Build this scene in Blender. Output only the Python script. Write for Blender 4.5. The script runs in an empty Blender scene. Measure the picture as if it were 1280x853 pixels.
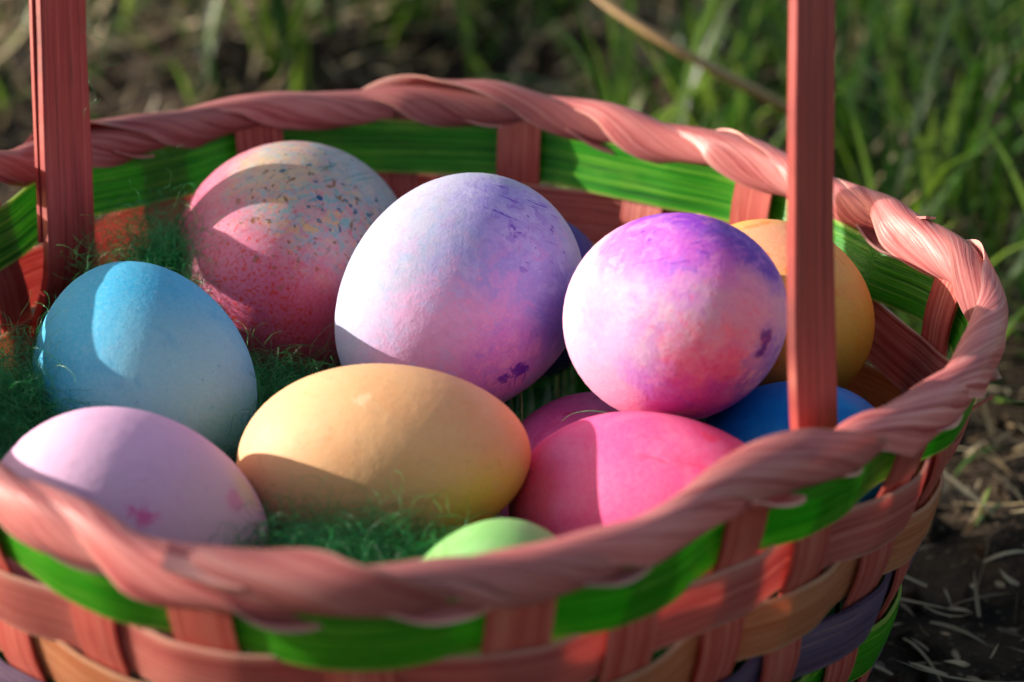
import bpy, math, random
import numpy as np
from mathutils import Matrix, Vector

sc = bpy.context.scene
COL = sc.collection
rng = np.random.default_rng(11)
random.seed(5)

# ------------------------------------------------------------------ camera
H = 0.10                                   # height of the rim above the ground
PIT, TILT, YAW, DIST = .4143, .0217, .0503, .4614
CAM = np.array([0, -DIST * math.cos(PIT), DIST * math.sin(PIT) + H])
FW = np.array([math.sin(YAW) * math.cos(PIT + TILT), math.cos(YAW) * math.cos(PIT + TILT), -math.sin(PIT + TILT)])
RT = np.cross(FW, [0, 0, 1]); RT /= np.linalg.norm(RT)
UP = np.cross(RT, FW)
FPX = 85 / 36 * 1280
cd = bpy.data.cameras.new('camera'); cam = bpy.data.objects.new('camera', cd); COL.objects.link(cam)
cam.matrix_world = Matrix(((RT[0], UP[0], -FW[0], CAM[0]), (RT[1], UP[1], -FW[1], CAM[1]), (RT[2], UP[2], -FW[2], CAM[2]), (0, 0, 0, 1)))
cd.lens = 85; cd.sensor_width = 36; cd.clip_start = .01; cd.clip_end = 500
cd.dof.use_dof = True; cd.dof.focus_distance = .470; cd.dof.aperture_fstop = 12
sc.camera = cam

# ------------------------------------------------------------------ light
SUN_EL, SUN_AZ = 16.0, 168.0               # azimuth counted from +x towards +y: the sun stands to the left
sd = np.array([math.cos(math.radians(SUN_EL)) * math.cos(math.radians(SUN_AZ)),
               math.cos(math.radians(SUN_EL)) * math.sin(math.radians(SUN_AZ)), math.sin(math.radians(SUN_EL))])
w = bpy.data.worlds.new('World'); sc.world = w; w.use_nodes = True
nt = w.node_tree
sky = nt.nodes.new('ShaderNodeTexSky'); sky.sky_type = 'NISHITA'; sky.sun_disc = False; sky.dust_density = 2.0
sky.sun_elevation = math.radians(SUN_EL); sky.sun_rotation = math.radians(90 - SUN_AZ)
bg = nt.nodes['Background']; bg.inputs[1].default_value = .15
mul = nt.nodes.new('ShaderNodeMix'); mul.data_type = 'RGBA'; mul.blend_type = 'MULTIPLY'; mul.inputs[0].default_value = 1
mul.inputs[7].default_value = (1, .92, .80, 1)                        # even warm tint on the skylight, in place of camera white balance
nt.links.new(sky.outputs[0], mul.inputs[6]); nt.links.new(mul.outputs[2], bg.inputs[0])
sl = bpy.data.lights.new('sun', 'SUN'); sl.energy = 5.0; sl.angle = math.radians(.5); sl.color = (1, .94, .83)
so = bpy.data.objects.new('sun', sl); COL.objects.link(so)
so.location = Vector(sd * 3)
so.rotation_euler = Vector(sd).to_track_quat('Z', 'Y').to_euler()
sc.view_settings.view_transform = 'Standard'; sc.view_settings.look = 'None'
sc.view_settings.exposure = .70; sc.view_settings.gamma = 1
sc.cycles.max_bounces = 8; sc.cycles.diffuse_bounces = 5; sc.cycles.use_denoising = True
sc.cycles.caustics_reflective = False; sc.cycles.caustics_refractive = False

# ------------------------------------------------------------------ helpers
def ray(px, py): return FW + RT * (px - 640) / FPX - UP * (py - 426.5) / FPX
def pix(px, py, d): return CAM + ray(px, py) * d
def onz(px, py, z):
    r = ray(px, py); return CAM + r * (z - CAM[2]) / r[2]
def camvec(a):
    a = np.array(a, float); a /= np.linalg.norm(a)
    return a[0] * RT + a[1] * UP - a[2] * FW

def mesh_obj(name, V, F, mat=None, parent=None, uv=None, smooth=True, origin=None):
    V = np.asarray(V, float)
    if origin is not None: V = V - np.asarray(origin)
    me = bpy.data.meshes.new(name)
    me.from_pydata(V.tolist(), [], F if isinstance(F, list) else F.tolist())
    if smooth: me.polygons.foreach_set('use_smooth', [True] * len(me.polygons))
    if uv is not None:
        l = me.uv_layers.new(name='UVMap')
        li = np.empty(len(me.loops), int); me.loops.foreach_get('vertex_index', li)
        l.data.foreach_set('uv', np.asarray(uv, float)[li].ravel())
    me.update()
    o = bpy.data.objects.new(name, me); COL.objects.link(o)
    if origin is not None: o.location = Vector(origin)
    if mat: me.materials.append(mat)
    if parent:
        o.parent = parent; o.matrix_parent_inverse = Matrix.Translation(-parent.location)
    return o
def tag(o, label=None, cat=None, group=None, kind=None):
    if label: o['label'] = label
    if cat: o['category'] = cat
    if group: o['group'] = group
    if kind: o['kind'] = kind
    return o

class MB:
    """small node-graph builder"""
    def __init__(s, name):
        s.m = bpy.data.materials.new(name); s.m.use_nodes = True
        s.t = s.m.node_tree; s.b = s.t.nodes['Principled BSDF']; s.out = s.t.nodes['Material Output']
    def n(s, typ, **k):
        x = s.t.nodes.new(typ)
        for a, v in k.items(): setattr(x, a, v)
        return x
    def put(s, sock, v):
        if hasattr(v, 'is_output') or isinstance(v, bpy.types.NodeSocket): s.t.links.new(v, sock)
        elif isinstance(v, (tuple, list, np.ndarray)):
            v = [float(q) for q in v]
            sock.default_value = v + [1] if (len(v) == 3 and sock.type == 'RGBA') else v
        else: sock.default_value = v
    def math(s, op, a, b=0, clamp=False):
        x = s.n('ShaderNodeMath', operation=op, use_clamp=clamp); s.put(x.inputs[0], a); s.put(x.inputs[1], b); return x.outputs[0]
    def vmath(s, op, a, b=None):
        x = s.n('ShaderNodeVectorMath', operation=op); s.put(x.inputs[0], a)
        if b is not None: s.put(x.inputs[1], b)
        return x.outputs['Value'] if op in ('DOT_PRODUCT', 'LENGTH') else x.outputs[0]
    def scale(s, v, xyz): return s.vmath('MULTIPLY', v, xyz)
    def noise(s, v, sc_, det=3, rough=.55, dist=0, col=False):
        x = s.n('ShaderNodeTexNoise'); s.put(x.inputs['Vector'], v); x.inputs['Scale'].default_value = sc_
        x.inputs['Detail'].default_value = det; x.inputs['Roughness'].default_value = rough; x.inputs['Distortion'].default_value = dist
        return x.outputs[1 if col else 0]
    def vor(s, v, sc_, out=0):
        x = s.n('ShaderNodeTexVoronoi'); s.put(x.inputs['Vector'], v); x.inputs['Scale'].default_value = sc_; return x.outputs[out]
    def step(s, v, lo, hi, a=0., b=1.):
        x = s.n('ShaderNodeMapRange', interpolation_type='SMOOTHSTEP'); s.put(x.inputs[0], v)
        for i, q in zip((1, 2, 3, 4), (lo, hi, a, b)): s.put(x.inputs[i], q)
        return x.outputs[0]
    def mix(s, f, a, b, mode='MIX'):
        x = s.n('ShaderNodeMix', data_type='RGBA', blend_type=mode); s.put(x.inputs[0], f); s.put(x.inputs[6], a); s.put(x.inputs[7], b); return x.outputs[2]
    def obj(s): return s.n('ShaderNodeTexCoord').outputs['Object']
    def uv(s): return s.n('ShaderNodeTexCoord').outputs['UV']
    def rnd(s): return s.n('ShaderNodeObjectInfo').outputs['Random']
    def bump(s, h, strength, dist):
        x = s.n('ShaderNodeBump'); x.inputs['Strength'].default_value = strength; x.inputs['Distance'].default_value = dist
        s.put(x.inputs['Height'], h); s.t.links.new(x.outputs[0], s.b.inputs['Normal']); return x.outputs[0]
    def set(s, **k):
        for a, v in k.items(): s.put(s.b.inputs[a.replace('_', ' ')], v)
    def translucent(s, fac, col, normal=None):
        t = s.n('ShaderNodeBsdfTranslucent'); s.put(t.inputs[0], col)
        if normal is not None: s.t.links.new(normal, t.inputs[1])
        m = s.n('ShaderNodeMixShader'); m.inputs[0].default_value = fac
        s.t.links.new(s.b.outputs[0], m.inputs[1]); s.t.links.new(t.outputs[0], m.inputs[2]); s.t.links.new(m.outputs[0], s.out.inputs[0])

# ------------------------------------------------------------------ ground
def ground_material():
    b = MB('soil'); p = b.obj()
    n1 = b.noise(p, 6, 4); n2 = b.noise(p, 70, 5, .65); n3 = b.noise(p, 420, 3)
    c = b.mix(b.step(n2, .35, .65), (.008, .005, .003), (.055, .036, .022))
    c = b.mix(b.math('MULTIPLY', b.step(n1, .5, .7), .55), c, (.05, .034, .02))
    c = b.mix(b.step(n3, .62, .72, 0, .7), c, (.22, .17, .11))
    b.set(Base_Color=c, Roughness=.95, Specular_IOR_Level=.2)
    b.bump(b.math('ADD', b.math('MULTIPLY', n2, .7), b.math('MULTIPLY', n3, .4)), .8, .006)
    return b.m
def warp(n, near, far):
    t = np.linspace(-1, 1, n); return np.sign(t) * (near * np.abs(t) + (far - near) * np.abs(t) ** 7)
gx, gy = np.meshgrid(warp(241, 1.6, 160), warp(241, 1.6, 160) + .3)
def lump(x, y):
    z = 0
    for a, fx, fy, ph in ((.006, 9, 5, .3), (.005, -7, 12, 1.2), (.004, 23, 17, 2.2), (.003, -31, 27, .7), (.0025, 53, -47, 4.), (.002, 71, 66, 1.)):
        z = z + a * np.sin(fx * x + fy * y + ph + 1.5 * np.sin(fy * .7 * x - fx * .6 * y))
    k = np.clip((np.hypot(x, y) - .10) / .12, 0, 1)
    return z * k * np.exp(-((np.hypot(x, y)) / 6) ** 2)
gz = lump(gx, gy)
n = gx.shape[0]
ii = (np.arange(n - 1)[:, None] * n + np.arange(n - 1)[None]).ravel()
ground = mesh_obj('ground', np.stack([gx.ravel(), gy.ravel(), gz.ravel()], 1), np.stack([ii, ii + 1, ii + 1 + n, ii + n], 1), ground_material())
tag(ground, 'dark brown soil littered with straw under the basket', 'ground', kind='structure')

# ---- grass, straw: ribbons with bend, many in one object (nobody could count them)
def blades(pos, L, W, az, lean, curl, seg=5, twist=None):
    """pos Nx3, arrays N: a tapered folded ribbon per blade"""
    N = len(L); t = np.linspace(0, 1, seg + 1)
    ang = lean[:, None] + curl[:, None] * t[None]                      # angle from vertical
    ds = (L / seg)[:, None]
    h = np.cumsum(np.c_[np.zeros(N), (np.sin(ang) * ds)[:, :-1]], 1); z = np.cumsum(np.c_[np.zeros(N), (np.cos(ang) * ds)[:, :-1]], 1)
    cx = pos[:, 0:1] + h * np.cos(az)[:, None]; cy = pos[:, 1:2] + h * np.sin(az)[:, None]; cz = pos[:, 2:3] + z
    cz = np.maximum(cz, .002)
    tw = az + np.pi / 2 if twist is None else twist
    wd = W[:, None] * (.55 + .9 * t - 1.42 * t ** 2.2)[None] * .5
    sx, sy = np.cos(tw)[:, None] * wd, np.sin(tw)[:, None] * wd
    V = np.stack([np.stack([cx - sx, cy - sy, cz], 2), np.stack([cx + sx, cy + sy, cz], 2)], 2).reshape(-1, 3)
    k = (np.arange(N) * (seg + 1) * 2)[:, None] + (np.arange(seg) * 2)[None]; k = k.ravel()
    F = np.stack([k, k + 1, k + 3, k + 2], 1)
    uvs = np.stack([np.tile(np.array([0, 1.]), N * (seg + 1)) * .0 + np.repeat(rng.random(N), (seg + 1) * 2), np.tile(np.repeat(t, 2), N)], 1)
    return V, F, uvs
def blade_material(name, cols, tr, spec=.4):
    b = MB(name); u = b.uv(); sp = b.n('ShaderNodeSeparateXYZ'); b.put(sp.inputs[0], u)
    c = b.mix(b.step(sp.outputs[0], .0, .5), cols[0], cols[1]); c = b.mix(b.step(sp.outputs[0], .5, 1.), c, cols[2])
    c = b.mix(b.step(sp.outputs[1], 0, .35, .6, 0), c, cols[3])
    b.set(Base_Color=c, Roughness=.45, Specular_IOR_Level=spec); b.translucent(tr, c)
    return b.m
STEM = blade_material('dry_stem_skin', ((.30, .18, .08), (.36, .22, .10), (.42, .27, .13), (.30, .18, .08)), .1)
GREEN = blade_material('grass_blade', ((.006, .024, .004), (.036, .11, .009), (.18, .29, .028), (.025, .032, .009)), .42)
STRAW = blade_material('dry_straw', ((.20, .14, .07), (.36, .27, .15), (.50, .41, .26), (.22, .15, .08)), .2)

def in_basket(x, y, m=.0): return np.hypot(x, y) < .10 + m
def field(x, y):                                # where green grass stands thick, where it is bare litter
    g = .5 + .5 * np.tanh(14 * ((x - .015) + .05 * (y - .5) + .10 * np.sin(7 * x + 3 * y) + .08 * np.sin(13 * y - 5 * x + 1)))
    g *= np.clip((y - .02) / .18, .10, 1)
    g *= 1 - .8 * np.exp(-((x - .34) / .14) ** 2 - ((y - .72) / .16) ** 2)            # bare dark patch
    g *= .12 + .88 * (np.sin(17 * x + 1.3) * np.sin(13 * y + .4) + .45 * np.sin(37 * x - 26 * y) > -.25)
    return g
N = 150000
x = rng.uniform(-1.5, 1.7, N); y = rng.uniform(-.7, 2.2, N)
keep = (rng.random(N) < np.maximum(field(x, y), .02)) & ~in_basket(x, y, .01)
x, y = x[keep], y[keep]; N = len(x)
# grass grows in tufts
tx = np.round(x / .035) * .035 + .012 * np.sin(y * 91); x = .55 * x + .45 * tx
L = rng.gamma(4.5, .0105, N) * (.5 + .6 * field(x, y)); W = rng.uniform(.0016, .0050, N); az = rng.uniform(0, 2 * np.pi, N)
lean = np.abs(rng.normal(.30, .35, N)); curl = np.abs(rng.normal(.95, .7, N))
near = np.hypot(x, y) < .22; L[near] *= .6
az = np.where(near, np.arctan2(y, x) + rng.normal(0, .8, N), az)
V, F, U = blades(np.stack([x, y, lump(x, y) - .002], 1), L, W, az, lean, curl)
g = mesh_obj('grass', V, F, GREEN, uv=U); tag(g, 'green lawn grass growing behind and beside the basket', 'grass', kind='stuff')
N = 95000
x = rng.uniform(-1.3, 1.5, N); y = rng.uniform(-.7, 2.0, N)
keep = ~in_basket(x, y, .0) & (rng.random(N) < np.where(np.hypot(x, y) < .42, .85, 1.05 - .6 * field(x, y))); x, y = x[keep], y[keep]; N = len(x)
L = rng.gamma(3.2, .009, N); W = rng.uniform(.0009, .0042, N)
near = np.hypot(x, y) < .40; W[near] *= .5; L[near] *= .5
V, F, U = blades(np.stack([x, y, lump(x, y) + rng.uniform(.001, .010, N)], 1), L, W, rng.uniform(0, 6.3, N), rng.normal(1.45, .22, N), rng.normal(.1, .8, N), 5)
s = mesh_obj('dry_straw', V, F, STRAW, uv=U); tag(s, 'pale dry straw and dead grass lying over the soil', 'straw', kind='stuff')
N = 60000
x = rng.uniform(-1.1, 1.2, N); y = rng.uniform(-.5, 1.6, N)
keep = ~in_basket(x, y, .0) & (rng.random(N) < 1.1 - .8 * field(x, y)); x, y = x[keep], y[keep]; N = len(x)
cw = np.where(np.hypot(x, y) < .42, .55, 1.)
V, F, U = blades(np.stack([x, y, lump(x, y) + rng.uniform(.001, .009, N)], 1), rng.uniform(.003, .014, N) * cw, rng.uniform(.0015, .006, N) * cw, rng.uniform(0, 6.3, N), rng.normal(1.4, .3, N), rng.normal(.0, .7, N), 3, rng.uniform(0, 6.3, N))
CHIP = blade_material('leaf_litter', ((.05, .03, .016), (.17, .11, .06), (.46, .35, .22), (.12, .08, .045)), .1, .2)
s = mesh_obj('leaf_litter', V, F, CHIP, uv=U); tag(s, 'small curled brown and beige leaf scraps on the soil', 'leaf litter', kind='stuff')
# crumbs of soil and bark
N = 30000
x = rng.uniform(-1.1, 1.2, N); y = rng.uniform(-.5, 1.5, N); k = ~in_basket(x, y); x, y = x[k], y[k]; N = len(x)
oct_ = np.array([(1, 0, 0), (-1, 0, 0), (0, 1, 0), (0, -1, 0), (0, 0, 1), (0, 0, -1)], float)
R_ = rng.uniform(.0015, .006, N)[:, None, None] * rng.uniform(.5, 1.2, (N, 6, 3))
V = (oct_[None] * R_ + rng.normal(0, .0006, (N, 6, 3)) + np.stack([x, y, lump(x, y) + .001], 1)[:, None]).reshape(-1, 3)
of = np.array([(0, 2, 4), (2, 1, 4), (1, 3, 4), (3, 0, 4), (2, 0, 5), (1, 2, 5), (3, 1, 5), (0, 3, 5)])
F = (of[None] + (np.arange(N) * 6)[:, None, None]).reshape(-1, 3)
s = mesh_obj('soil_crumbs', V, F, ground.data.materials[0]); tag(s, 'small dark crumbs of soil and bark between the straw', 'soil', kind='stuff')

def long_blade(name, pts, width, mat, label, cat, flat=.3):
    """one big stem or blade through 3-D points, with thickness"""
    P = np.array(pts, float); tt = np.linspace(0, 1, len(P)); t = np.linspace(0, 1, 25)
    C = np.stack([np.interp(t, tt, P[:, i]) for i in range(3)], 1)
    for _ in range(6): C[1:-1] = .25 * C[:-2] + .5 * C[1:-1] + .25 * C[2:]
    T = np.gradient(C, axis=0); T /= np.linalg.norm(T, axis=1)[:, None]
    S = np.cross(T, [0, 0, 1.]); S /= np.linalg.norm(S, axis=1)[:, None]; Nn = np.cross(S, T)
    a = np.arange(8) / 8 * 2 * np.pi; wd = width * (1 - .75 * t ** 2) * .5
    V = (C[:, None] + S[:, None] * np.cos(a)[None, :, None] * wd[:, None, None] + Nn[:, None] * np.sin(a)[None, :, None] * wd[:, None, None] * flat).reshape(-1, 3)
    F = [(i * 8 + j, i * 8 + (j + 1) % 8, (i + 1) * 8 + (j + 1) % 8, (i + 1) * 8 + j) for i in range(24) for j in range(8)]
    uv = np.stack([np.full(len(V), .7), np.repeat(.4 + .6 * t, 8)], 1)
    o = mesh_obj(name, V, F, mat, uv=uv, origin=P[0]); tag(o, label, cat); return o
long_blade('dry_stem', [pix(1010, 150, .70), pix(940, 112, .675), pix(860, 70, .665), pix(790, 28, .67), pix(735, -10, .68), pix(690, -60, .69)], .0050, STEM,
           'long bent tan dry grass stem arching through the green grass', 'stem', .6)
long_blade('grass_blade', [onz(178, 150, .004), pix(176, 60, .93), pix(178, -40, .93)], .006, GREEN,
           'single broad upright green blade rising behind the left handle leg', 'grass blade')
long_blade('grass_blade', [onz(1190, 240, .004), pix(1196, 150, .80), pix(1232, 85, .82), pix(1290, 40, .83)], .006, GREEN,
           'long pale green blade arching over beside the rim', 'grass blade')
long_blade('grass_blade', [onz(1250, 500, .004), pix(1275, 506, .50), pix(1330, 490, .50)], .004, GREEN,
           'short green blade lying flat on bare soil beside the basket', 'grass blade')

# ------------------------------------------------------------------ basket
def strip_material(name, dark, mid, light, tr=.28, rough=.36, stripe=(.9, .6, .5), edge=None, vary=(.82, 1.12)):
    b = MB(name); u = b.uv(); r = b.rnd()
    off = b.n('ShaderNodeCombineXYZ'); b.put(off.inputs[0], b.math('MULTIPLY', r, 37.)); b.put(off.inputs[1], b.math('MULTIPLY', r, 11.))
    p = b.vmath('ADD', u, off.outputs[0])
    g1 = b.noise(b.scale(p, (11, 1100, 1)), 1, 5, .65); g2 = b.noise(b.scale(p, (18, 4200, 1)), 1, 2, .6); g3 = b.noise(b.scale(p, (45, 160, 1)), 1, 4, .65)
    g4 = b.noise(b.scale(p, (30, 700, 1)), 1, 2, .5)
    c = b.mix(b.step(g1, .34, .50), dark, mid); c = b.mix(b.step(g1, .50, .70), c, light)
    c = b.mix(b.step(g2, .56, .66, 0, .55), c, dark)
    c = b.mix(b.step(g3, .5, .75, 0, .45), c, light); c = b.mix(b.step(g3, .28, .45, .4, 0), c, dark)
    c = b.mix(b.step(g2, .30, .40, .45, 0), c, stripe)
    c = b.mix(b.step(g4, .66, .72, 0, .6), c, tuple(q * .35 for q in dark))
    if edge:                                                          # paler, worn edges of the split
        sp = b.n('ShaderNodeSeparateXYZ'); b.put(sp.inputs[0], u)
        q = b.math('ABSOLUTE', b.math('SUBTRACT', sp.outputs[1], edge[0])); q = b.math('ADD', q, b.math('MULTIPLY', b.math('SUBTRACT', g3, .5), .0012))
        c = b.mix(b.step(q, edge[1] - .0006, edge[1], 0, .7), c, stripe)
    hs = b.n('ShaderNodeHueSaturation'); hs.inputs['Saturation'].default_value = 1.12; b.put(hs.inputs['Value'], b.step(r, 0, 1, *vary)); b.put(hs.inputs['Color'], c); c = hs.outputs[0]
    b.set(Base_Color=c, Roughness=b.step(g1, .3, .7, rough + .1, rough - .05), Specular_IOR_Level=.45)
    nm = b.bump(b.math('ADD', g1, b.math('MULTIPLY', g2, .7)), .45, .0005)
    b.translucent(tr, c, nm)
    return b.m
PINK = strip_material('pink_split_wood', (.42, .10, .10), (.68, .25, .23), (.80, .42, .36), tr=.5, stripe=(.86, .60, .50), edge=(0, .00585))
RIMPINK = strip_material('pink_rim_wood', (.36, .07, .08), (.70, .27, .265), (.82, .45, .43), tr=.28, rough=.34, stripe=(.84, .50, .44), edge=(.006, .0060), vary=(.62, 1.18))
STAKE = strip_material('stake_wood', (.36, .06, .06), (.56, .16, .14), (.68, .28, .23), tr=.22)
PEACH = strip_material('peach_split_wood', (.56, .20, .11), (.76, .36, .22), (.86, .52, .34), tr=.5, stripe=(.90, .66, .48), edge=(0, .00585))
GREENW = strip_material('green_split_wood', (.014, .13, .014), (.070, .36, .045), (.28, .56, .11), tr=.40, rough=.30, stripe=(.52, .62, .18), edge=(0, .00585))
PURPLE = strip_material('purple_split_wood', (.05, .03, .065), (.12, .08, .15), (.22, .16, .24), tr=.15)
HANDLE = strip_material('handle_wood', (.20, .028, .03), (.41, .07, .068), (.54, .13, .115), tr=.0, rough=.45, stripe=(.68, .27, .22))

TH = np.radians([145, 129.6, 119.8, 109.4, 94.6, 79.3, 63.2, 51.8, 38.5, 24.1, 14.5, 4.9, -8.2, -23.6, -37.2, -44.3, -49.5, -59.4, -69.9, -77.6, -84.2, -90.5, -94.2, -103.3, -110.5, -119.1, -124.2, -129.2, -143, -157, -170, 175, 160])
RR = np.array([.1026, .1068, .107, .1077, .105, .1028, .1014, .101, .102, .1022, .1037, .1082, .1122, .1078, .1015, .1003, .0993, .0990, .1045, .1079, .1086, .1109, .1114, .1091, .1071, .1041, .1025, .1022, .1025, .1035, .1035, .103, .1025])
o_ = np.argsort(TH)
GT = np.linspace(-np.pi, np.pi, 721)[:-1]
GR = np.interp(GT, np.r_[TH[o_] - 2 * np.pi, TH[o_], TH[o_] + 2 * np.pi], np.tile(RR[o_], 3))
ker = np.exp(-np.linspace(-2, 2, 25) ** 2); ker /= ker.sum()
GR = np.convolve(np.r_[GR[-12:], GR, GR[:12]], ker, 'valid')
def rim_r(t): return np.interp((np.asarray(t) + np.pi) % (2 * np.pi) - np.pi, np.r_[GT, np.pi], np.r_[GR, GR[0]])
def wall_r(t, z):
    k = np.clip((H - z) / H, 0, 1)
    return rim_r(t) * (1 - .45 * k) + .1035 * .45 * k - .21 * (H - z)     # wall leans inwards and evens out downwards

basket = bpy.data.objects.new('basket', None); COL.objects.link(basket); basket.empty_display_size = .05
tag(basket, 'round pink and green woven Easter basket with a tall flat handle', 'basket')

# stakes: (angle, +1 = in front of the green band as seen from outside)
ST = [(-120, -1), (-107.5, 1), (-94, -1), (-80.6, 1), (-69, -1), (-56, 1), (-45, -1), (-31, 1), (-20, -1), (-8, 1), (3, -1), (21, 1), (39.5, -1), (56, 1),
      (74, -1), (90.5, 1), (107.4, -1), (120.8, 1), (135, -1), (148, 1), (161, -1), (174, 1), (187, -1), (200, 1), (213, -1), (226, 1)]
SA = np.radians([a for a, _ in ST]); SS = np.array([s for _, s in ST])
BANDS = [(GREENW, 'green'), (PINK, 'pink'), (PEACH, 'peach'), (PURPLE, 'purple'), (GREENW, 'green'), (PURPLE, 'purple'), (PINK, 'pink')]
BZ0, BPITCH, BH = H - .0093, .0123, .0120

def slab(C, N_, Wv, half, th, cross=2):
    """ribbon with thickness: centreline C (n,3), normal N_ (n,3), width vector Wv (n,3), half width array -> V,F,uv"""
    C = np.asarray(C); n = len(C); half = np.broadcast_to(half, n)
    ds = np.r_[0, np.cumsum(np.linalg.norm(np.diff(C, axis=0), axis=1))]
    v = np.linspace(-1, 1, cross + 1)
    top = C[:, None] + Wv[:, None] * (v[None, :, None] * half[:, None, None]) + N_[:, None] * th / 2
    bot = top - N_[:, None] * th
    return grid_slab(top, bot, np.stack(np.broadcast_arrays(ds[:, None], v[None] * half[:, None]), 2))
def grid_slab(top, bot, uv, closed=False):
    n, m = top.shape[:2]
    V = np.concatenate([top.reshape(-1, 3), bot.reshape(-1, 3)]); U = np.concatenate([uv.reshape(-1, 2)] * 2)
    F = []; B = n * m
    rows = range(n if closed else n - 1)
    for i in rows:
        i2 = (i + 1) % n
        for j in range(m - 1):
            a, b_, c, d = i * m + j, i2 * m + j, i2 * m + j + 1, i * m + j + 1
            F += [(a, b_, c, d), (B + d, B + c, B + b_, B + a)]
        F += [(i * m, B + i * m, B + i2 * m, i2 * m), (i * m + m - 1, i2 * m + m - 1, B + i2 * m + m - 1, B + i * m + m - 1)]
    if not closed:
        for j in range(m - 1):
            F += [(j, j + 1, B + j + 1, B + j), ((n - 1) * m + j, B + (n - 1) * m + j, B + (n - 1) * m + j + 1, (n - 1) * m + j + 1)]
    return V, F, U
def part(name, g, mat, parent, sharp=True):
    o = mesh_obj(name, g[0], g[1], mat, parent, uv=g[2])
    if sharp: o.data.set_sharp_from_angle(angle=math.radians(50))
    return o
def band_offset(t, bi):
    """radial weave offset of band bi at angle t (alternates from band to band)"""
    a = np.r_[SA[-1] - 2 * np.pi, SA, SA[0] + 2 * np.pi]; s = np.r_[SS[-1], SS, SS[0]] * (1 if bi % 2 == 0 else -1)
    tt = (t - SA[0]) % (2 * np.pi) + SA[0]
    k = np.clip(np.searchsorted(a, tt) - 1, 0, len(a) - 2)
    f = (tt - a[k]) / (a[k + 1] - a[k])
    f = np.clip((f - .14) / .72, 0, 1); f = f * f * (3 - 2 * f)
    return -(s[k] * (1 - f) + s[k + 1] * f)
for bi, (mat, cname) in enumerate(BANDS):
    t = np.linspace(0, 2 * np.pi, 361)[:-1] + .3
    z0 = BZ0 - bi * BPITCH; top = []; bot = []; uv = []
    ph = rng.uniform(0, 6, 3)
    rows = np.linspace(-1, 1, 5)
    wz = .0006 * np.sin(3 * t + ph[0]) + .0004 * np.sin(8 * t + ph[1])
    for v in rows:
        z = z0 + v * BH / 2 + wz
        r = wall_r(t, z) + .00135 * band_offset(t, bi) * (1 + .12 * np.sin(5 * t + ph[2])) + .0005 * (1 - v * v)
        P = np.stack([r * np.cos(t), r * np.sin(t), z], 1); Nn = np.stack([np.cos(t), np.sin(t), 0 * t - .21], 1)
        top.append(P + Nn * .0003); bot.append(P - Nn * .0003); uv.append(np.stack([t * .1, 0 * t + v * BH / 2], 1))
    o = part('woven_band', grid_slab(np.stack(top, 1), np.stack(bot, 1), np.stack(uv, 1), True), mat, basket)
    o['label'] = cname + ' split wood band woven round the basket wall'

# stakes
for a, s in zip(SA, SS):
    z = np.linspace(H + .001, .003, 44)
    hw = rng.uniform(.0045, .0052)
    tw = rng.normal(0, .012); aa = a + tw * (H - z) / H
    bi = (BZ0 - z) / BPITCH
    off = s * np.cos(np.pi * np.clip(bi, 0, 6)) * .00065
    top = []; bot = []; uv = []
    for v in (-1, -.5, 0, .5, 1):
        t = aa + v * hw / .1 * (1 + .25 * (H - z) / H)
        r = wall_r(t, z) + off + .0001 * np.cos(v * 2)
        P = np.stack([r * np.cos(t), r * np.sin(t), z], 1); Nn = np.stack([np.cos(t), np.sin(t), 0 * t - .21], 1)
        top.append(P + Nn * .0003); bot.append(P - Nn * .0003); uv.append(np.stack([z, 0 * z + v * hw], 1))
    part('stake', grid_slab(np.stack(top, 1), np.stack(bot, 1), np.stack(uv, 1)), STAKE, basket)
# basket floor: crossing slats
for k in range(7):
    for d in (0, 1):
        q = (k - 3) * .0205; hl = math.sqrt(max(.0800 ** 2 - q * q, 1e-4))
        n_ = 30; s = np.linspace(-hl, hl, n_); z = .0042 + .0008 * (1 if d else -1) * np.cos(np.pi * (s / .0205)) * (-1) ** k
        C = np.stack([s, 0 * s + q, z], 1) if d == 0 else np.stack([0 * s + q, s, z], 1)
        Wv = np.tile([0, 1., 0] if d == 0 else [1., 0, 0], (n_, 1)); Nn = np.tile([0, 0, 1.], (n_, 1))
        part('floor_slat', slab(C, Nn, Wv, .0085, .0005), STAKE, basket)

# rim: a core and the strips folded and wound round it
AZ, AR = .0025, .0019
def rim_dz(t):                                                       # uneven rim: unseen left stretch raised and lowered to place its shadow on eggs
    d = np.degrees(t) % 360
    return .0008 * np.sin(5 * t + 1) + .0004 * np.sin(11 * t) + np.interp(d, (0, 141, 150, 158, 172, 184, 194, 212, 226, 360), (0, .001, .0075, .0085, .0080, .0015, -.0035, -.0035, 0, 0))
def rim_frame(t):
    r = rim_r(t); e = 1e-3
    d = (rim_r(t + e) - rim_r(t - e)) / (2 * e)
    nx, ny = np.cos(t) * r + np.sin(t) * d, np.sin(t) * r - np.cos(t) * d
    l = np.hypot(nx, ny)
    return np.stack([r * np.cos(t), r * np.sin(t), H + rim_dz(t)], -1), np.stack([nx / l, ny / l, 0 * t], -1)
def rim_point(t, ph, rho):
    C, e = rim_frame(t)
    c_, s_ = np.cos(ph), np.sin(ph); c_ = np.sign(c_) * np.abs(c_) ** .78; s_ = np.sign(s_) * np.abs(s_) ** .78
    return C + e * ((AR + rho) * c_)[..., None] + np.array([0, 0, 1.]) * ((AZ + rho) * s_)[..., None]
t = np.linspace(0, 2 * np.pi, 241)[:-1]; ph = np.linspace(0, 2 * np.pi, 15)[:-1]
T_, PH_ = np.meshgrid(t, ph, indexing='ij')
V = rim_point(T_, PH_, 0 * T_ - .0004).reshape(-1, 3); m = 14
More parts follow.
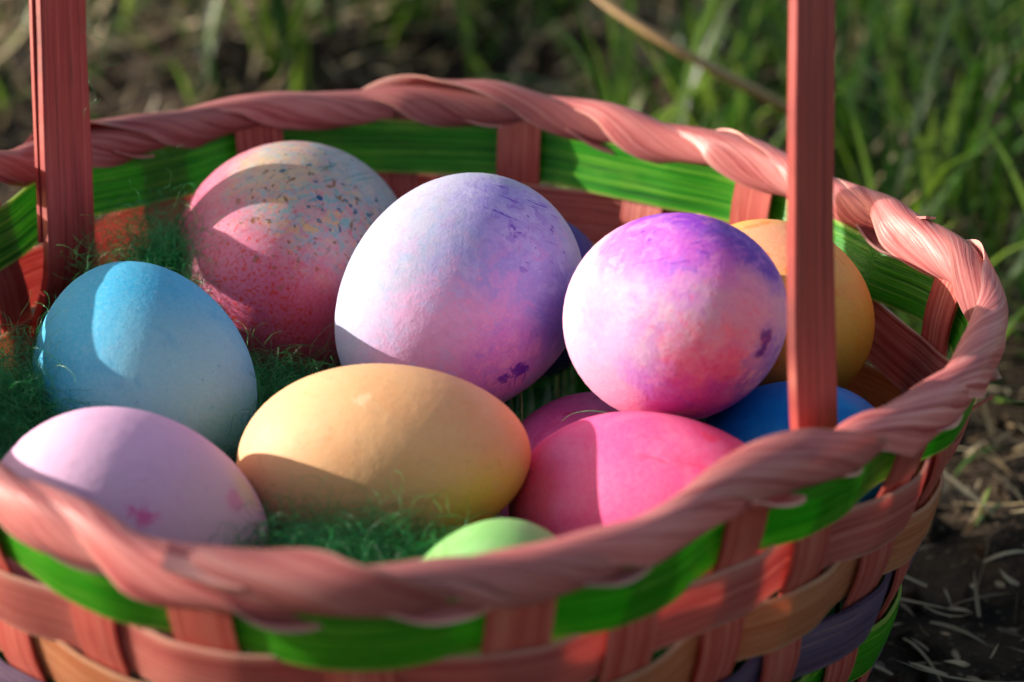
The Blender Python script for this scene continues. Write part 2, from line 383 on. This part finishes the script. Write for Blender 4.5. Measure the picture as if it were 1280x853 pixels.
F = [(i * m + j, ((i + 1) % 240) * m + j, ((i + 1) % 240) * m + (j + 1) % m, i * m + (j + 1) % m) for i in range(240) for j in range(m)]
rim = mesh_obj('rim', V, F, RIMPINK, basket, uv=np.stack([T_.ravel() * .1, PH_.ravel() * .004], 1))
rim['label'] = 'pink rim of strips folded over and wound round'
NS = 24
starts = np.sort((np.arange(NS) + rng.uniform(-.22, .22, NS)) / NS * 2 * np.pi) + .1
for i, t0 in enumerate(starts):
    pitch = 2 * np.pi / NS
    span = pitch * rng.uniform(2.1, 2.8)                              # angle taken for the whole wrap
    p0, p1 = math.radians(-80), math.radians(255)                     # outer underside -> over the top -> inner underside
    nu, nv = 40, 11
    u = np.linspace(0, 1, nu)[:, None]; v = np.linspace(0, 1, nv)[None]
    slope = (p1 - p0) / span
    width = pitch * rng.uniform(1.18, 1.36) * slope                   # strip width as an angle round the tube
    ease = u + .02 * np.sin(2 * np.pi * u * 1.5 + rng.uniform(0, 6))
    T_ = t0 - span * u + 0 * v
    PH_ = p0 + (p1 - p0) * ease - width * (v - .5)
    edge = .5 + .5 * np.sin(u * rng.uniform(4, 9) + rng.uniform(0, 6)) # how far the free edge stands off along its length
    k = np.clip((u - .36) / .2, 0, 1); k = k * k * (3 - 2 * k); w1 = ((1 - k) * v + k * (1 - v)) if i % 3 else (1 - v + 0 * k)     # outside one edge lies on top, inside the other
    rho = .0001 + rng.uniform(.0016, .0023) * w1 + .0013 * edge * np.clip((w1 - .75) / .25, 0, 1) ** 1.3
    rho = rho + .0004 * np.sin(u * rng.uniform(5, 9) + rng.uniform(0, 6)) * np.sin(v * 3.1)
    rho = rho + rng.uniform(0, .0004) * np.exp(-((u - rng.uniform(.08, .3)) / .12) ** 2) + rng.uniform(0, .0010) * np.exp(-((u - rng.uniform(.4, .65)) / .13) ** 2)
    rho = rho - .0010 * (np.exp(-(u / .06) ** 2) + np.exp(-((1 - u) / .06) ** 2))
    top = rim_point(T_, PH_, rho + .00025); bot = rim_point(T_, PH_, rho - .00022)
    uv = np.stack(np.broadcast_arrays(u * .07, v * .012), 2)
    part('rim_strip', grid_slab(top, bot, uv), RIMPINK, rim)
# loose strip ends sticking out of the rim
def spur(tdeg, ph, ln, wd, up):
    t = math.radians(tdeg); C, e = rim_frame(np.array([t])); C, e = C[0], e[0]
    p = C + e * AR * math.cos(ph) + np.array([0, 0, AZ * math.sin(ph)])
    tang = np.array([e[1], -e[0], 0]); d = tang * .8 + e * .45 * math.cos(ph) + np.array([0, 0, up]); d /= np.linalg.norm(d)
    s = np.linspace(-.3, 1, 9)[:, None]
    Cc = p + d * s * ln + np.array([0, 0, 1.]) * (s ** 2) * ln * .12
    nrm = e * math.cos(ph) + np.array([0, 0, math.sin(ph)]); nrm -= d * (nrm @ d); nrm /= np.linalg.norm(nrm)
    wv = np.cross(d, nrm)
    part('strip_end', slab(Cc, np.tile(nrm, (9, 1)), np.tile(wv, (9, 1)), wd * np.linspace(1, .8, 9), .0005, 4), RIMPINK, rim)
for a in ((13, 1.3, .006, .0018, .12), (-104, 1.25, .010, .0034, .05)):
    spur(*a)
# splinters poking out of the wall at the right
for (px, py, d, L) in ((1217, 510, .448, .0035),):
    p = pix(px, py, d); q = p + RT * L + UP * L * .6
    C = p + (q - p) * np.linspace(-.4, 1, 5)[:, None]
    part('splinter', slab(C, np.tile(-FW, (5, 1)), np.tile(UP * .7 - RT * .4, (5, 1)), .0004, .0003), STAKE, basket)

# handle: a flat bent strip from inside the wall, up and over
def handle_path():
    """each leg: woven into the wall below the rim, then straight up; the two join in an arch above"""
    legs = []
    for (pb, db), (pt, dt) in (((83, 235), .5060), ((79, 0), .5015)), (((1020, 540), .414), ((1013.5, 0), .409)):
        b_, t_ = pix(*pb, db), pix(*pt, dt); th = math.atan2(b_[1], b_[0]); dr = (t_ - b_) / (t_[2] - b_[2])
        lv = b_ + dr * (.084 - b_[2]); er = np.array([math.cos(th), math.sin(th), 0])
        k0 = .0028 if not legs else -.0010                             # the left leg dives behind the second band, the right one stays inside
        low = [tuple(lv + er * (k0 * k) + np.array([0, 0, -.006 * k])) for k in (4, 3, 2, 1)]
        straight = [b_ + dr * (z - b_[2]) for z in np.linspace(.084, .205, 22)]
        P = np.array(low + straight); zz = np.linspace(P[0, 2], .205, 44)
        L_ = np.stack([np.interp(zz, P[:, 2], P[:, 0]), np.interp(zz, P[:, 2], P[:, 1]), zz], 1)
        for _ in range(3): L_[1:-1] = .25 * L_[:-2] + .5 * L_[1:-1] + .25 * L_[2:]
        legs.append(L_)
    A1, B1 = legs[0][-1], legs[1][-1]; M = (A1 + B1) / 2; hx = (B1 - A1) / 2
    arch = [M - hx * math.cos(q) + np.array([0, 0, .085 * math.sin(q)]) for q in np.linspace(0, math.pi, 42)[1:-1]]
    return np.concatenate([legs[0], np.array(arch), legs[1][::-1]])
C = handle_path(); n_ = len(C); q = np.linspace(0, 1, n_)
C = C + np.stack([.0005 * np.sin(19 * q + 1), .0004 * np.sin(23 * q), 0 * q], 1)          # not ruler-straight
T_ = np.gradient(C, axis=0); T_ /= np.linalg.norm(T_, axis=1)[:, None]
s = np.linspace(0, 1, n_); tw = np.clip((s - .3) / .4, 0, 1); tw = tw * tw * (3 - 2 * tw)
azi = np.radians(-43 + (-40 + 43) * tw)                               # direction the flat face of each leg looks to
face = np.stack([np.cos(azi), np.sin(azi), 0 * azi], 1)
Wv = np.stack([-np.sin(azi), np.cos(azi), 0 * azi], 1); Wv -= T_ * (Wv * T_).sum(1)[:, None]; Wv /= np.linalg.norm(Wv, axis=1)[:, None]
Nn = np.cross(Wv, T_)
hd = part('handle', slab(C, Nn, Wv, .0061 * (1 + .03 * np.sin(31 * s) + .02 * np.sin(57 * s + 1)), .0020, 4), HANDLE, basket); hd['label'] = 'flat dark red wooden handle strip bent over the basket'
bv = hd.modifiers.new('bevel', 'BEVEL'); bv.width = .0003; bv.segments = 2; bv.limit_method = 'ANGLE'
# second thin strip lying against the outside of the left leg
k = slice(9, 46)
part('handle_lining', slab(C[k] - Nn[k] * .0018 - Wv[k] * .0014, Nn[k], Wv[k], .0050, .0009, 2), HANDLE, hd)

# ------------------------------------------------------------------ eggs
EGGS = {   # pixel centre, true length and width in pixels, long axis (right, up, to the viewer), distance
 'blue':   (177, 477, 326, 274, (-.35, .80, -.45), .4708),
 'lav':    (158, 672, 365, 318, (.93, -.2, -.3), .4256),
 'yellow': (479, 577, 376, 246, (.965, .08, .22), .4411),
 'white':  (570, 376, 350, 284, (-.62, -.62, .48), .4834),
 'speck':  (363, 334, 358, 300, (-.15, -.35, .92), .522),
 'purple': (848, 396, 330, 262, (.45, .1, .88), .4502),
 'orange': (968, 396, 320, 236, (.35, -.2, .9), .4852),
 'royal':  (988, 588, 300, 224, (.6, .3, .7), .4583),
 'hot':    (812, 640, 400, 250, (.77, .0, .64), .4379),
 'mag':    (742, 612, 300, 246, (.3, .3, -.9), .4850),
 'green':  (620, 779, 300, 246, (.25, .60, -.75), .4040),
 'dark':   (654, 370, 280, 212, (.3, .2, .9), .5298),
}
KE = .10
EG = {}
for k_, (cx, cy, L, W, a, d) in EGGS.items():
    EG[k_] = (pix(cx, cy, d), camvec(a), L * d / FPX / 2, W * d / FPX / 2)
def egg_mesh(C, A, l, w_):
    nu, nv = 56, 40
    b1 = np.cross(A, [.3, .2, .9]); b1 /= np.linalg.norm(b1); b2 = np.cross(A, b1)
    V = [A * l * -1]
    for i in range(1, nv):
        q = -math.cos(math.pi * i / nv); rr = math.sqrt(1 - q * q) * w_ * (1 - KE * q)
        ph = np.arange(nu) / nu * 2 * math.pi
        V += list(A * (q * l) + rr * (np.cos(ph)[:, None] * b1 + np.sin(ph)[:, None] * b2))
    V.append(A * l)
    F = [(0, 1 + (j + 1) % nu, 1 + j) for j in range(nu)]
    for i in range(nv - 2):
        for j in range(nu):
            a, b_ = 1 + i * nu + j, 1 + i * nu + (j + 1) % nu
            F.append((a, b_, b_ + nu, a + nu))
    e = len(V) - 1; F += [(e, 1 + (nv - 2) * nu + j, 1 + (nv - 2) * nu + (j + 1) % nu) for j in range(nu)]
    return np.array(V), F

class Egg(MB):
    def __init__(s, key, base, rough=.5, bump=.35):
        MB.__init__(s, key + '_dyed_shell'); s.key = key; s.p = s.obj(); s.nrm = s.vmath('NORMALIZE', s.p); s.c = base
        s.rough = rough; s.bs = bump
        s.w1 = s.noise(s.p, 55, 4, .6, .6); s.seed = 0
    def dirn(s, px, py):
        C, A, l, w_ = EG[s.key]; cx, cy, L, W, a, d = EGGS[s.key]; R = (L * .3 + W * .7) / 2
        x, y = (px - cx) / R, -(py - cy) / R; z = math.sqrt(max(1 - x * x - y * y, .02))
        return camvec((x, y, z)), R
    def patch(s, px, py, rad, col, strength=1., soft=.35, rough=.35, nscale=60, mask=None):
        """a dye mark: round a point of the shell, radius in pixels, ragged by noise"""
        d, R = s.dirn(px, py); s.seed += 1
        nz = s.noise(s.vmath('ADD', s.p, (s.seed * .31, s.seed * .17, 0)), nscale, 8, .68, .5)
        ang = s.vmath('LENGTH', s.vmath('SUBTRACT', s.nrm, tuple(d)))
        v = s.math('ADD', ang, s.math('MULTIPLY', s.math('SUBTRACT', nz, .5), rough * 2))
        q = rad / R
        f = s.math('MULTIPLY', s.step(v, q * (1 - soft), q * (1 + soft), 1., 0.), strength)
        if mask is not None: f = s.math('MULTIPLY', f, mask)
        s.c = s.mix(f, s.c, col)
    def clouds(s, col, nscale, lo, hi, strength=1., det=4):
        s.seed += 1
        nz = s.noise(s.vmath('ADD', s.p, (s.seed * .53, 0, s.seed * .21)), nscale, max(det, 7), .66, .5)
        s.c = s.mix(s.step(nz, lo, hi, 0, strength), s.c, col)
    def specks(s, col, nscale, lo, hi, strength=1., where=None):
        s.seed += 1
        nz = s.noise(s.vmath('ADD', s.p, (s.seed * .77, s.seed * .4, 0)), nscale, 2, .5)
        f = s.step(nz, lo, hi, 0, strength)
        if where:
            d, R = s.dirn(*where[:2]); ang = s.vmath('LENGTH', s.vmath('SUBTRACT', s.nrm, tuple(d)))
            f = s.math('MULTIPLY', f, s.step(ang, where[2] / R * .5, where[2] / R * 1.1, 1., 0.))
        s.c = s.mix(f, s.c, col)
    def mottle(s, px, py, rad, cols, nscale, strength=1., soft=.45, rough=.4):
        """fine mixed dyes: several colours broken up by layered noise, inside a ragged patch"""
        s.seed += 1
        q = s.vmath('ADD', s.p, (s.seed * .37, s.seed * .11, s.seed * .23)); c = cols[0]
        for k, cc in enumerate(cols[1:]):
            nz = s.noise(s.vmath('ADD', q, (0, k * .7, k * .3)), nscale * (1 + .35 * k), 8, .72, .6)
            c = s.mix(s.step(nz, .50, .60), c, cc)
        d, R = s.dirn(px, py); nz = s.noise(q, nscale * .6, 8, .7, .5)
        v = s.math('ADD', s.vmath('LENGTH', s.vmath('SUBTRACT', s.nrm, tuple(d))), s.math('MULTIPLY', s.math('SUBTRACT', nz, .5), rough * 2))
        s.c = s.mix(s.math('MULTIPLY', s.step(v, rad / R * (1 - soft), rad / R * (1 + soft), 1., 0.), strength), s.c, c)
    def strokes(s, px, py, rad, col, ang, strength=.9, sc_=90, lo=.60):
        """short brushed dye strokes lying along one direction of the picture of the egg"""
        s.seed += 1; a = math.radians(ang)
        e1 = camvec((math.cos(a), math.sin(a), 0)); e2 = camvec((-math.sin(a), math.cos(a), 0))
        cx = s.n('ShaderNodeCombineXYZ'); b_ = s.vmath('ADD', s.p, (s.seed * .05, 0, 0))
        s.put(cx.inputs[0], s.math('MULTIPLY', s.vmath('DOT_PRODUCT', b_, tuple(e1)), sc_)); s.put(cx.inputs[1], s.math('MULTIPLY', s.vmath('DOT_PRODUCT', b_, tuple(e2)), sc_ * 7))
        nz = s.noise(cx.outputs[0], 1, 3, .55, .3); d, R = s.dirn(px, py)
        an = s.vmath('LENGTH', s.vmath('SUBTRACT', s.nrm, tuple(d)))
        s.c = s.mix(s.math('MULTIPLY', s.step(nz, lo, lo + .05, 0, strength), s.step(an, rad / R * .4, rad / R * 1.1, 1., 0.)), s.c, col)
    def done(s):
        fine = s.noise(s.p, 1500, 3, .6); mid = s.noise(s.p, 420, 2); big = s.noise(s.p, 120, 2)
        pores = s.step(s.vor(s.p, 1000), .04, .20, 1., 0.); c0 = s.mix(s.math('MULTIPLY', pores, .30), s.c, s.mix(1., s.c, (.45, .40, .40), 'MULTIPLY'))
        warts = s.step(s.vor(s.p, 170), .0, .10, 1., 0.)
        c = s.mix(s.step(fine, .3, .7, .0, .05), c0, (1, 1, 1))
        c = s.mix(s.step(mid, .55, .75, 0, .10), c, (.25, .1, .15))
        h = s.math('ADD', s.math('MULTIPLY', fine, .5), s.math('ADD', s.math('MULTIPLY', mid, .9), s.math('MULTIPLY', big, .7)))
        h = s.math('SUBTRACT', s.math('ADD', h, s.math('MULTIPLY', warts, .25)), s.math('MULTIPLY', pores, .35))
        s.bump(h, s.bs * .6, .0005)
        hs = s.n('ShaderNodeHueSaturation'); hs.inputs['Saturation'].default_value = 1.10; s.put(hs.inputs['Color'], c); c = hs.outputs[0]
        s.set(Base_Color=c, Roughness=s.rough + .16, Specular_IOR_Level=.28, Subsurface_Weight=.12, Subsurface_Scale=.002)
        s.put(s.b.inputs['Subsurface Radius'], (1., .6, .5))
        return s.m

def egg(key, label, E_):
    C, A, l, w_ = EG[key]; V, F = egg_mesh(C, A, l, w_)
    o = mesh_obj('egg', V, F, E_.done()); o.location = Vector(C)
    tag(o, label, 'egg', 'dyed eggs in the basket'); return o

e = Egg('blue', (.14, .46, .64), .5)
e.patch(150, 350, 170, (.09, .43, .70), .8, .5, .25); e.patch(270, 480, 110, (.30, .52, .60), .85, .6, .25); e.patch(215, 545, 80, (.28, .54, .56), .6, .6)
e.patch(285, 570, 70, (.12, .45, .34), .8, .5); e.patch(50, 480, 60, (.04, .32, .52), .7, .6); e.clouds((.32, .58, .72), 1100, .50, .68, .30, 2); e.clouds((.05, .33, .58), 140, .52, .70, .35)
e.specks((.03, .22, .45), 900, .70, .76, .5)
egg('blue', 'sky blue egg standing on end between green fibres, fading to turquoise below', e)
e = Egg('lav', (.76, .42, .64), .5)
e.patch(60, 600, 160, (.80, .54, .72), .6, .6); e.clouds((.68, .36, .58), 90, .46, .68, .5); e.patch(300, 640, 90, (.76, .50, .54), .7, .6)
e.patch(203, 632, 13, (.80, .14, .38), .85, .6, .2, 260); e.strokes(215, 620, 40, (.80, .22, .44), 25, .5, 120, .60); e.patch(305, 622, 15, (.80, .24, .40), .6, .6, .2, 260); e.patch(330, 600, 26, (.80, .58, .34), .6, .6)
egg('lav', 'pale lilac pink egg lying on its side beside the sky blue one', e)
e = Egg('yellow', (.80, .46, .25), .42, .32)
e.clouds((.80, .40, .21), 90, .44, .68, .6); e.patch(655, 548, 38, (.86, .36, .14), .7, .6); e.patch(592, 622, 48, (.78, .62, .14), .85, .6); e.patch(365, 500, 90, (.80, .50, .30), .6, .6)
e.specks((.60, .32, .12), 500, .70, .75, .55); e.patch(455, 487, 13, (.84, .68, .46), .5, .5, .25, 350); e.clouds((.80, .52, .34), 260, .56, .70, .35)
egg('yellow', 'long peach yellow egg lying on its side in the middle', e)
e = Egg('white', (.44, .44, .60), .5, .42)
e.mottle(500, 340, 170, [(.395, .395, .53), (.34, .385, .56), (.42, .35, .53)], 130, .9)
e.mottle(670, 380, 120, [(.36, .34, .74), (.46, .46, .82), (.50, .34, .72)], 150, .95, .5)
e.mottle(560, 440, 85, [(.72, .40, .66), (.60, .46, .74), (.70, .36, .60)], 200, .85, .5); e.mottle(640, 462, 60, [(.58, .28, .66), (.44, .26, .70), (.66, .36, .66)], 220, .9, .4)
e.mottle(640, 262, 62, [(.44, .36, .78), (.54, .46, .82), (.34, .22, .68)], 220, .8, .5); e.patch(705, 400, 50, (.17, .14, .56), .75, .6, .3, 120)
e.strokes(650, 262, 75, (.20, .10, .56), -22, .8, 110, .60); e.strokes(665, 300, 70, (.22, .12, .58), -60, .7, 160, .66); e.specks((.16, .08, .52), 520, .66, .70, .8, (665, 290, 80))
e.patch(655, 465, 11, (.14, .05, .46), .95, .5, .3, 300); e.patch(630, 478, 7, (.16, .06, .48), .9, .5, .3, 400); e.strokes(655, 468, 40, (.17, .07, .50), 80, .8, 140, .60); e.specks((.74, .36, .62), 900, .58, .66, .5, (570, 420, 120))
egg('white', 'large white egg clouded with lilac, pink and blue, tilted on end', e)
e = Egg('speck', (.62, .15, .24), .38)
e.clouds((.70, .24, .33), 90, .45, .65, .6)
e.mottle(420, 215, 135, [(.54, .32, .32), (.24, .38, .46), (.64, .40, .20), (.56, .22, .26), (.20, .36, .36)], 190, .95, .35)
e.mottle(470, 210, 75, [(.34, .42, .46), (.24, .36, .38), (.52, .46, .40), (.40, .34, .44)], 240, .8); e.mottle(360, 205, 60, [(.60, .46, .30), (.56, .34, .28), (.34, .42, .42)], 220, .6)
e.patch(350, 420, 80, (.58, .06, .10), .6, .6); e.patch(290, 340, 70, (.62, .20, .34), .5, .6)
e.strokes(430, 210, 110, (.02, .20, .20), 20, .75, 160, .61); e.strokes(400, 260, 120, (.10, .08, .04), 40, .7, 220, .64)
e.specks((.02, .10, .16), 620, .645, .68, .95, (440, 235, 140)); e.specks((.20, .09, .03), 560, .64, .68, .9, (390, 265, 120)); e.specks((.60, .06, .05), 1300, .57, .62, .85, (320, 420, 130)); e.specks((.62, .06, .03), 1100, .60, .66, .7, (300, 380, 140))
e.patch(411, 251, 3.5, (.01, .06, .16), 1, .3, .05, 300); e.patch(451, 258, 3.5, (.01, .06, .18), 1, .3, .05, 300)
egg('speck', 'raspberry pink egg speckled grey green on top, against the back wall', e)
e = Egg('purple', (.68, .38, .54), .45, .5)
e.mottle(800, 400, 120, [(.50, .31, .49), (.46, .23, .50), (.50, .34, .49)], 130, .9)
e.mottle(850, 268, 100, [(.30, .07, .62), (.44, .10, .60), (.22, .08, .56), (.54, .14, .58)], 170, 1., .3, .35)
e.mottle(785, 300, 62, [(.54, .18, .62), (.42, .14, .62), (.66, .30, .66)], 200, .9, .45); e.mottle(935, 312, 62, [(.13, .05, .46), (.22, .10, .56), (.34, .14, .58)], 180, .95, .35); e.mottle(850, 325, 48, [(.52, .14, .58), (.36, .14, .62), (.62, .22, .60)], 220, .8, .5)
e.mottle(870, 500, 80, [(.56, .09, .44), (.44, .08, .48), (.66, .16, .46)], 190, .95, .4); e.mottle(865, 450, 42, [(.74, .22, .30), (.72, .34, .44), (.70, .14, .26)], 260, .65, .5, .6)
e.mottle(950, 455, 52, [(.42, .26, .64), (.74, .44, .60), (.30, .18, .58)], 260, .85, .45, .55); e.mottle(732, 385, 36, [(.70, .26, .64), (.62, .30, .70)], 200, .85); e.mottle(795, 478, 32, [(.50, .20, .62), (.66, .30, .62)], 260, .75)
e.patch(930, 515, 42, (.22, .08, .48), .8, .5, .4, 150); e.patch(935, 420, 9, (.11, .03, .26), .95, .4, .12, 260); e.patch(934, 434, 9, (.11, .03, .26), .95, .4, .12, 260)
e.specks((.70, .12, .30), 700, .62, .67, .4, (860, 440, 110)); e.mottle(760, 440, 40, [(.52, .34, .62), (.60, .36, .58)], 260, .5); e.strokes(850, 290, 100, (.14, .04, .44), 10, .75, 130, .62); e.specks((.18, .04, .44), 460, .64, .68, .8, (850, 285, 100)); e.strokes(950, 470, 60, (.20, .08, .48), 50, .7, 140, .58)
egg('purple', 'round egg marbled purple, magenta and pale pink, sitting on top', e)
e = Egg('orange', (.74, .40, .12), .45)
e.clouds((.78, .32, .12), 110, .5, .68, .6); e.patch(960, 290, 70, (.76, .32, .24), .7, .5); e.specks((.78, .20, .06), 200, .58, .66, .5); e.patch(1060, 440, 70, (.66, .40, .08), .6, .6)
egg('orange', 'golden orange egg behind the marbled egg, by the handle', e)
e = Egg('royal', (.004, .20, .68), .35); e.clouds((.008, .29, .76), 110, .45, .65, .7); e.specks((.10, .40, .75), 700, .70, .76, .5)
egg('royal', 'royal blue egg below the marbled egg, by the rim', e)
e = Egg('hot', (.80, .14, .32), .42, .34)
e.clouds((.82, .24, .42), 80, .45, .65, .5); e.patch(665, 625, 50, (.80, .12, .14), .7, .6); e.strokes(860, 555, 90, (.84, .08, .16), -15, .6, 60, .58); e.patch(880, 540, 15, (.84, .10, .18), .7, .6, .35, 200); e.patch(898, 585, 20, (.84, .10, .20), .65, .6, .4, 160)
e.patch(850, 570, 16, (.84, .12, .24), .5, .6, .5, 150); e.patch(950, 575, 25, (.82, .16, .14), .6, .6, .3); e.clouds((.74, .09, .24), 260, .58, .70, .35)
egg('hot', 'bright hot pink egg lying along the rim', e)
e = Egg('mag', (.66, .15, .38), .42); e.clouds((.56, .07, .24), 130, .5, .66, .6); e.strokes(720, 505, 90, (.46, .04, .16), 15, .6, 70, .57)
egg('mag', 'deep magenta egg mostly hidden under the marbled and hot pink ones', e)
e = Egg('green', (.26, .54, .18), .42, .32); e.clouds((.34, .60, .26), 90, .45, .65, .6); e.specks((.16, .40, .10), 500, .66, .74, .4)
egg('green', 'light green egg with only its tip showing above the rim', e)
e = Egg('dark', (.05, .04, .30), .4); e.clouds((.12, .07, .42), 110, .45, .65, .6)
egg('dark', 'dark indigo egg hidden behind the white lilac egg', e)

# ------------------------------------------------------------------ green fibre bedding inside the basket
CL = [(pix(-4, 512, .455), .015, .008), (pix(20, 492, .470), .011, .007), (pix(200, 322, .508), .006, .005), (pix(335, 512, .488), .013, .006), (pix(305, 530, .475), .010, .006),
      (pix(430, 738, .414), .016, .004), (pix(380, 736, .412), .012, .004), (pix(480, 742, .412), .010, .004)]
def egg_v(P, e):
    C, A, l, w_ = e; d = P - C; t = d @ A / l; q = d - (d @ A)[..., None] * A
    p = np.linalg.norm(q, axis=-1); rr = w_ * (1 - KE * np.clip(t, -1, 1))
    return np.sqrt(t ** 2 + (p / rr) ** 2)
gx, gy = np.meshgrid(np.linspace(-.1, .1, 101), np.linspace(-.1, .1, 101))
def bed_height(x, y):
    z = .030 + .003 * np.sin(90 * x + 2) * np.sin(80 * y)
    for c, s_, hgt in CL:
        z = np.maximum(z, .03 + (c[2] - .03) * np.exp(-(((x - c[0]) ** 2 + (y - c[1]) ** 2) / (1.6 * s_ ** 2)) ** 1.5))
    for e in EG.values():                                         # cups the eggs rest in
        C, A, l, w_ = e; rad = np.hypot(x - C[0], y - C[1])
        zz = np.full(x.shape, C[2]); lo = np.full(x.shape, C[2] - .05); hi = np.full(x.shape, C[2])
        ins = egg_v(np.stack([x, y, hi], -1), e) < 1
        for _ in range(18):
            m_ = (lo + hi) / 2; i_ = egg_v(np.stack([x, y, m_], -1), e) < 1
            hi = np.where(i_, m_, hi); lo = np.where(i_, lo, m_)
        z = np.where(ins, np.where(rad < w_ * .62, hi + .0012, np.minimum(z, hi + .0008)), z)
    return z
bz = bed_height(gx, gy)
rad = np.hypot(gx, gy); ang = np.arctan2(gy, gx)
ok = rad < wall_r(ang, bz) - .0045
idx = -np.ones(gx.shape, int); idx[ok] = np.arange(ok.sum())
V = np.stack([gx[ok], gy[ok], bz[ok]], 1)
q = np.stack([idx[:-1, :-1], idx[:-1, 1:], idx[1:, 1:], idx[1:, :-1]], -1).reshape(-1, 4); q = q[(q >= 0).all(1)]
# fibres
NF, NSEG, STEP = 16000, 14, .0017
cl_i = rng.integers(0, len(CL), NF); P0 = np.empty((NF, 3))
free = rng.random(NF) < .12
for i in range(NF):
    if free[i]:
        a = rng.uniform(0, 6.283); r_ = .088 * math.sqrt(rng.random()); P0[i] = (r_ * math.cos(a), r_ * math.sin(a), 0)
    else:
        c, s_, hgt = CL[cl_i[i]]; P0[i] = c + rng.normal(0, 1, 3) * np.array([s_, s_, hgt]) * .55
h0 = bed_height(P0[:, 0], P0[:, 1]); base = np.where(free, h0 + .001, np.maximum(np.minimum(P0[:, 2], h0 + .002), h0 - .001)); P0[:, 2] = base
D = rng.normal(0, 1, (NF, 3)) * np.array([1, 1, .45]); D /= np.linalg.norm(D, axis=1)[:, None]
path = [P0.copy()]; curlv = rng.normal(0, 1, (NF, 3)); p = P0.copy()
def push(p):
    for e in EG.values():
        v = egg_v(p, e); ins = v < 1.02
        if ins.any(): p[ins] = e[0] + (p[ins] - e[0]) * (1.02 / np.maximum(v[ins], .3))[:, None]
    a = np.arctan2(p[:, 1], p[:, 0]); r_ = np.hypot(p[:, 0], p[:, 1]); mx = wall_r(a, np.clip(p[:, 2], 0, H)) - .0022
    f = np.where(r_ > mx, mx / np.maximum(r_, 1e-6), 1); p[:, 0] *= f; p[:, 1] *= f
    return p
p = push(p); path = [p.copy()]
for k_ in range(NSEG):
    curlv = .8 * curlv + rng.normal(0, .6, (NF, 3)); D = D + .24 * np.cross(D, curlv); D[:, 2] -= 25 * (p[:, 2] - base) ; D /= np.linalg.norm(D, axis=1)[:, None]
    p = push(p + D * STEP); path.append(p.copy())
# stray wisps clinging to the left handle leg and the wall above
wis = []
for (px, py, d, nn) in ((110, 60, .499, 2), (113, 140, .499, 2), (180, 250, .53, 10), (190, 285, .52, 26), (200, 302, .512, 34), (165, 285, .518, 8)):
    for _ in range(nn):
        q0 = pix(px + rng.normal(0, 6), py + rng.normal(0, 18), d); dd = rng.normal(0, 1, 3); pts = [q0]; cv = rng.normal(0, 1, 3)
        for k_ in range(NSEG):
            cv = .8 * cv + rng.normal(0, .6, 3); dd = dd + .5 * np.cross(dd, cv); dd /= np.linalg.norm(dd); pts.append(pts[-1] + dd * STEP * .6)
        wis.append(pts)
path = np.concatenate([np.stack(path, 1), np.array(wis)]); NF = len(path)
Tn = np.gradient(path, axis=1); Tn /= np.maximum(np.linalg.norm(Tn, axis=2), 1e-9)[..., None]
s1 = np.cross(Tn, [.3, .5, .81]); s1 /= np.maximum(np.linalg.norm(s1, axis=2), 1e-9)[..., None]; s2 = np.cross(Tn, s1)
R_ = .000036
VV = np.stack([path + R_ * (math.cos(a) * s1 + math.sin(a) * s2) for a in (0, 2.094, 4.189)], 2).reshape(-1, 3)
k_ = ((np.arange(NF) * (NSEG + 1))[:, None] + np.arange(NSEG)[None]).ravel() * 3
FF = np.concatenate([np.stack([k_ + j, k_ + (j + 1) % 3, k_ + 3 + (j + 1) % 3, k_ + 3 + j], 1) for j in range(3)])
b = MB('green_fibre'); r1 = b.noise(b.obj(), 160, 2)
c = b.mix(b.step(r1, .35, .65), (.010, .17, .04), (.04, .42, .10)); b.set(Base_Color=c, Roughness=.25, Specular_IOR_Level=.7)
V = np.concatenate([V, VV]); F = q.tolist() + (FF + ok.sum()).tolist()
o = mesh_obj('easter_grass', V, F, b.m); tag(o, 'tangled fine green synthetic grass the eggs are bedded in', 'easter grass', kind='stuff')
